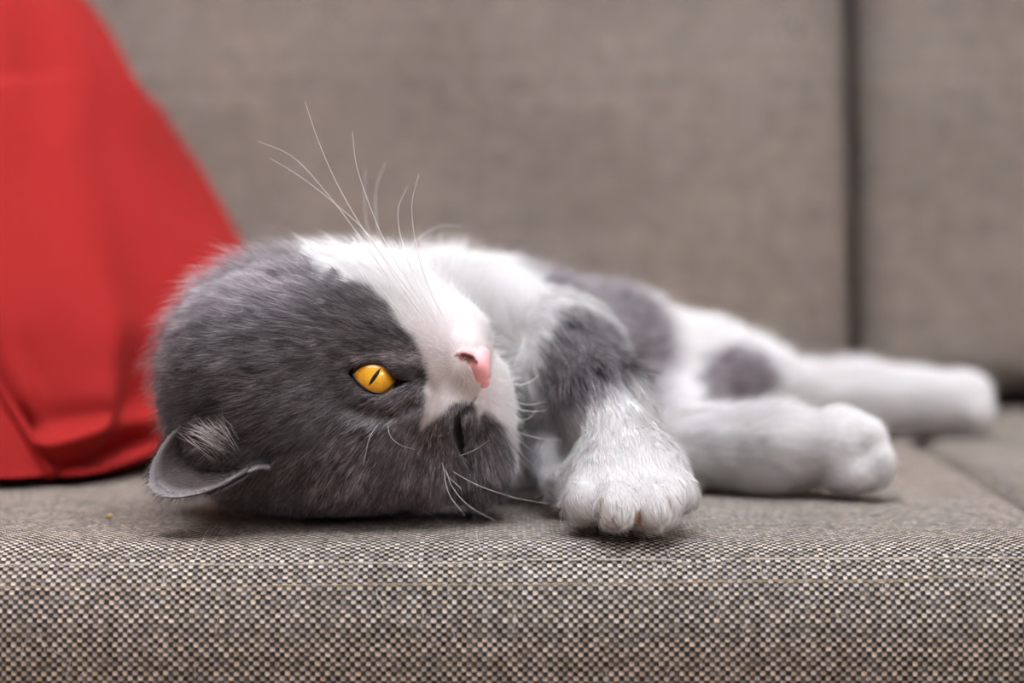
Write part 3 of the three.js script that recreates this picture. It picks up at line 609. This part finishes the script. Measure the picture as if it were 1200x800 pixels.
function growFur(headPart, count, seed) {
  const r = rng(seed), tri = [], cum = [], fur = new Fur(), a = V(), b = V(), c = V(), n = V();
  const view = camera.position;
  let total = 0;
  for (let i = 0; i < body.idx.length; i += 3) {
    a.fromArray(body.pos, body.idx[i] * 3); b.fromArray(body.pos, body.idx[i + 1] * 3); c.fromArray(body.pos, body.idx[i + 2] * 3);
    const cx = (a.x + b.x + c.x) / 3, cy = (a.y + b.y + c.y) / 3, cz = (a.z + b.z + c.z) / 3;
    const isHead = headness(V(cx, cy, cz)) > 0.5;
    if (isHead !== headPart || cy < 0.0012) continue;
    const area = b.clone().sub(a).cross(c.clone().sub(a)).length() * 0.5;
    n.fromArray(body.nor, body.idx[i] * 3);
    const facing = n.dot(V(view.x - cx, view.y - cy, view.z - cz).normalize());
    const m = Math.hypot(cx - muzzleC.x, cy - muzzleC.y, cz - muzzleC.z);
    let w = area * (facing > -0.25 ? 1 : 0.3);
    if (headPart) w *= 1 + 0.9 * (1 - smoothstep(m, 0.02, 0.035));
    else { w *= lerp(1.5, 0.55, smoothstep(-cz, 0.04, 0.3)); for (const q of paws) if (q.distanceTo(V(cx, cy, cz)) < 0.035) w *= 1.35; }
    total += w; tri.push(i); cum.push(total);
  }
  const p = V(), t = V(), d = V(), bend = V(), root = [0, 0, 0], tip = [0, 0, 0];
  for (let k = 0; k < count; k++) {
    const q = r() * total; let lo = 0, hi = cum.length - 1; while (lo < hi) { const mid = (lo + hi) >> 1; cum[mid] < q ? (lo = mid + 1) : (hi = mid); }
    const i = tri[lo]; let u = r(), v = r(); if (u + v > 1) { u = 1 - u; v = 1 - v; }
    const ia = body.idx[i] * 3, ib = body.idx[i + 1] * 3, ic = body.idx[i + 2] * 3;
    p.set(0, 0, 0); n.set(0, 0, 0);
    for (const [o, w] of [[ia, 1 - u - v], [ib, u], [ic, v]]) { p.x += body.pos[o] * w; p.y += body.pos[o + 1] * w; p.z += body.pos[o + 2] * w; n.x += body.nor[o] * w; n.y += body.nor[o + 1] * w; n.z += body.nor[o + 2] * w; }
    n.normalize();
    const e = headPart ? eye.near(p.x, p.y, p.z) : 1;
    if (e < 0.0003) continue;
    if (headPart) { if (mouth(p.x, p.y, p.z) < 0.0004) continue; if (noseField(p.x, p.y, p.z) < 0.0005 || noseField.nostril(p.x, p.y, p.z) < 0.0012) continue; }
    if (!headPart && creases.some((f2) => f2(p.x, p.y, p.z) < 0.0003)) continue;
    combing(p, t); t.addScaledVector(n, -t.dot(n)).normalize();
    // tufts: neighbouring hairs lean together
    const f = headPart ? 330 : 240, jx = noise(p.x * f, p.y * f, p.z * f + 7), jy = noise(p.x * f + 31, p.y * f, p.z * f), jz = noise(p.x * f, p.y * f + 57, p.z * f);
    let lift = 0.48, length = 0.010, spread = 0.62, width = 0.00024;
    if (headPart) {
      const m = p.distanceTo(muzzleC);
      length = lerp(0.0021, 0.0063, smoothstep(m, 0.017, 0.045)); length = Math.min(length, 0.0025 + 0.35 * e); 
      if (p.x < at(380, 0, -0.05).x && p.y > at(0, 420, -0.05).y) { length *= 1.25; lift = 0.5; }
      if (p.z < -0.06) { length *= 1.3; lift = 0.6; }
      lift = lerp(0.34, lift, smoothstep(m, 0.018, 0.05)); width = lerp(0.00015, 0.0002, smoothstep(m, 0.02, 0.05));
    } else {
      length = 0.0125; for (const w of paws) length = Math.min(length, lerp(0.0042, 0.0125, smoothstep(w.distanceTo(p), 0.02, 0.06)));
      if (p.distanceTo(chestC) < 0.05) length *= 1.05;
      width = lerp(0.00024, 0.00045, smoothstep(-p.z, 0.08, 0.3));
    }
    length *= 0.75 + 0.5 * r();
    const calm = headPart ? lerp(0.35, 1, smoothstep(p.distanceTo(muzzleC), 0.018, 0.045)) : lerp(0.3, 0.8, smoothstep(Math.min(...paws.map((w) => w.distanceTo(p))), 0.025, 0.08)); spread *= lerp(1, calm, 0.6); const sh = headPart ? 1 : smoothstep(p.distanceTo(shoulderC), 0.02, 0.05); length *= lerp(0.6, 1, sh); spread *= lerp(0.5, 1, sh);
    const rx = (r() - 0.5) * spread + jx * 0.5 * calm, ry = (r() - 0.5) * spread + jy * 0.5 * calm, rz = (r() - 0.5) * spread + jz * 0.5 * calm;
    const guard = r() < (headPart && (p.z < -0.05) ? 0.12 : 0.05); if (guard) { length *= headPart && p.z < -0.045 ? 2.1 : 1.4; lift += 0.3; width *= 0.8; }
    d.copy(t).multiplyScalar(1).addScaledVector(n, lift + 0.25 * (r() - 0.5)); d.x += rx; d.y += ry; d.z += rz; 
    if (d.dot(n) < 0.08) d.addScaledVector(n, 0.12 - d.dot(n));
    d.normalize();
    bend.copy(t).multiplyScalar(0.55).addScaledVector(n, -0.35);
    const w = whiteness(p), fleck = r(), tuft = 0.6 * noise(p.x * 260, p.y * 260, p.z * 260) + 0.7 * noise(p.x * 620, p.y * 620, p.z * 620), g = 0.5 + 0.9 * r() + 0.42 * tuft;
    const pinkness = smoothstep(p.distanceTo(muzzleC), 0.012, 0.04), tn = headPart ? 1.15 * tone(p) : lerp(1.25, 2.1, smoothstep(-p.z, 0.1, 0.19)), silver = clamp(0.06 + 0.95 * fleck ** 2.6 + 0.3 * tuft, 0, 1) * (headPart ? lerp(0.55, 1, smoothstep(forehead.distanceTo(p), 0.06, 0.02)) : 0.8);  // body grey lightened towards the back, top light put into its colour
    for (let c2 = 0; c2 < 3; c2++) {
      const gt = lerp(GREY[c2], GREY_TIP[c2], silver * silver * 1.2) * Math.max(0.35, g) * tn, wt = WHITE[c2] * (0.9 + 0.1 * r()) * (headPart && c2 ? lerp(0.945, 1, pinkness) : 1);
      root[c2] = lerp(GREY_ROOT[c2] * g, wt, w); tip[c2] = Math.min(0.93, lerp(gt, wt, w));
    }
    fur.add(p, d, bend, n, length, width, root, tip, (r() - 0.5) * 1.4);
  }
  return fur;
}
const headFur = growFur(true, 290000, 101), bodyFur = growFur(false, 160000, 202);
// ear: a fine pale fringe on the rim and long loose tufts over the opening
{
  const r = rng(77), n = V(), d = V(), b = V();
  for (let k = 0; k < 7000; k++) {
    const t = r(), s = r() < 0.6 ? 0.93 + 0.07 * r() : 0.25 + 0.75 * r(), p = earPoint(t, s), out = earPoint(t, Math.min(1, s + 0.02)).sub(earPoint(t, Math.max(0, s - 0.02))).normalize();
    n.copy(earPoint(Math.min(1, t + 0.01), s).sub(earPoint(Math.max(0, t - 0.01), s)).cross(out)).normalize(); if (n.z < 0) n.negate();
    d.copy(out).addScaledVector(n, 0.3 + 0.3 * r()).add(V(r() - 0.5, r() - 0.5, r() - 0.5).multiplyScalar(0.4)).normalize(); b.copy(out).multiplyScalar(0.4);
    const edge = smoothstep(s, 0.88, 0.98), g = 0.8 + 0.4 * r();
    headFur.add(p, d, b, n, lerp(0.0032, 0.0021, edge) * (0.7 + 0.6 * r()), lerp(0.00016, 0.00024, edge), [lerp(0.12, 0.4, edge) * g, lerp(0.1, 0.36, edge) * g, lerp(0.1, 0.37, edge) * g], [lerp(0.2, 0.72, edge) * g, lerp(0.17, 0.66, edge) * g, lerp(0.17, 0.68, edge) * g], (r() - 0.5) * 2);
  }
  for (let k = 0; k < 5200; k++) {                                   // the furry back of the ear
    const t = r(), s = 0.1 + 0.9 * r(), p = earPoint(t, s), out = earPoint(t, Math.min(1, s + 0.02)).sub(earPoint(t, Math.max(0, s - 0.02))).normalize();
    n.copy(earPoint(Math.min(1, t + 0.01), s).sub(earPoint(Math.max(0, t - 0.01), s)).cross(out)).normalize(); if (n.z > 0) n.negate();
    p.addScaledVector(n, 0.001); d.copy(out).addScaledVector(n, 0.4).add(V(r() - 0.5, r() - 0.5, r() - 0.5).multiplyScalar(0.4)).normalize();
    headFur.add(p, d, out, n, 0.003 * (0.7 + 0.6 * r()), 0.0002, GREY_ROOT, GREY, 0);
  }
  for (let k = 0; k < 150; k++) {
    const root = at(lerp(250, 290, r()), lerp(505, 548, r()), -0.026 + 0.006 * r()), f = r(), tip = at(lerp(192, 262, f) + 10 * r(), lerp(494, 480, f) + 16 * r(), -0.012 + 0.01 * r());
    d.copy(tip).sub(root); const L = d.length() * (0.6 + 0.4 * r()); d.normalize(); n.set(0.1, 0.3, 1).normalize();
    b.set((r() - 0.5) * 0.3 - 0.1, 0.2 * r(), 0.1);
    const g = 0.7 + 0.5 * r();
    headFur.add(root, d, b, n, L, 0.00026, [0.2 * g, 0.18 * g, 0.18 * g], [0.72 * g, 0.67 * g, 0.69 * g], (r() - 0.5));
  }
}
headFur.build('fur', cat).userData.label = 'grey and white face fur';
bodyFur.build('fur', cat);

// ---- whiskers
const whiskerMaterial = new THREE.MeshPhysicalMaterial({ color: 0xf4f1f2, roughness: 0.35, transmission: 0.2, thickness: 0 });
function whisker(points, rootZ, tipZ, radius = 0.00013) {
  const n = points.length, curve = new THREE.CatmullRomCurve3(points.map(([x, y], i) => at(x, y, lerp(rootZ, tipZ, i / (n - 1)))));
  mesh('whisker', tube(curve.getPoints(26), (t) => radius * (1 - 0.75 * t) + 0.00002, 5), whiskerMaterial, cat);
}
const zOf = (x, y) => { const p = surf(x, y); return p ? p.z : -0.05; };
for (const [pts, tz, rad] of [
  [[[512, 384], [475, 335], [428, 272], [395, 215], [373, 165], [357, 118]], -0.02], [[[508, 388], [470, 345], [420, 275], [382, 225], [342, 183], [302, 165]], -0.03], [[[504, 382], [466, 330], [430, 273], [392, 238], [352, 207], [316, 185]], -0.035],
  [[[520, 386], [486, 342], [452, 285], [430, 232], [417, 190], [413, 154]], -0.03], [[[528, 384], [508, 350], [492, 305], [484, 265], [483, 235], [491, 204]], -0.02], [[[516, 380], [494, 342], [478, 305], [468, 270], [467, 243], [477, 219]], -0.04],
]) whisker(pts, zOf(...pts[0]) - 0.001, tz, 0.00016);
for (const pts of [[[470, 330], [448, 290], [440, 245], [442, 215], [452, 188]], [[455, 325], [437, 290], [428, 250], [428, 195]], [[470, 310], [485, 285], [512, 266], [545, 265]]]) whisker(pts, -0.09, -0.1, 0.00019);
for (const [pts, tz] of [
  [[[590, 445], [606, 451], [622, 447], [632, 439]], -0.05], [[[588, 460], [603, 470], [622, 474], [640, 470]], -0.045], [[[588, 466], [604, 477], [624, 482], [643, 480]], -0.04], [[[590, 472], [602, 488], [618, 491], [630, 478]], -0.05],
  [[[590, 492], [606, 505], [630, 513], [660, 515]], -0.04], [[[590, 505], [604, 522], [622, 543], [641, 554]], -0.04], [[[588, 508], [602, 530], [611, 550], [615, 568]], -0.045], [[[590, 500], [608, 516], [624, 528], [638, 536]], -0.05], [[[592, 510], [606, 534], [624, 552], [650, 560]], -0.05],
  [[[521, 545], [530, 570], [549, 592], [582, 611]], -0.005], [[[519, 546], [526, 578], [545, 604]], 0], [[[524, 548], [555, 566], [600, 582], [642, 590]], -0.02], [[[454, 492], [457, 510], [469, 521], [488, 527]], 0.004], [[[444, 496], [433, 513], [426, 545]], 0.004],
  [[[536, 535], [556, 527], [573, 516]], -0.01], [[[470, 591], [494, 597], [513, 608]], -0.01], [[[517, 540], [524, 556], [540, 572]], -0.01],
]) whisker(pts, zOf(...pts[0]) - 0.0005, tz, pts.length < 5 && pts[0][0] < 480 ? 0.00005 : pts[0][0] > 585 ? 0.00015 : 0.00009);

// ------------------------------------------------------------------ small things
{
  const r = rng(5), g = new THREE.IcosahedronGeometry(0.0013, 2), p = g.attributes.position;
  for (let i = 0; i < p.count; i++) { const s = 1 + 0.35 * noise(p.getX(i) * 900, p.getY(i) * 900, p.getZ(i) * 900); p.setXYZ(i, p.getX(i) * s * 1.15, p.getY(i) * s * 0.9, p.getZ(i) * s); }
  g.computeVertexNormals();
  const c = mesh('crumb', g, new THREE.MeshStandardMaterial({ color: 0xb08f62, roughness: 0.9 }));
  const q = at(131, 603, -0.05); c.position.set(q.x, 0.0013, -0.045);
  c.userData = { label: 'tiny tan crumb on the seat cushion below the red cushion', category: 'crumb' };
  const bits = [];
  for (let k = 0; k < 60; k++) {
    const px = r() * 1200, py = 640 + r() * 160, a = at(px, py, SEAT_FRONT); a.z = frontZ(a.y) + 0.0006; const pts = [a.clone()]; let dx = (r() - 0.5) * 0.0014, dy = -0.0014 * (0.3 + r());
    for (let s = 0; s < 5; s++) { const l = pts[s].clone(); l.x += dx; l.y += dy; dx += (r() - 0.5) * 0.0012; l.z = frontZ(l.y) + 0.0005 + 0.0004 * r(); pts.push(l); }
    bits.push(tube(pts, 0.00011, 4));
  }
  const lint = mesh('loose_hair', mergeGeometries(bits), new THREE.MeshStandardMaterial({ color: 0xb9b3b4, roughness: 0.9 }), seatLeft);
  lint.userData = { label: 'loose pale hairs clinging to the front', kind: 'stuff' };
}

renderer.render(scene, camera);
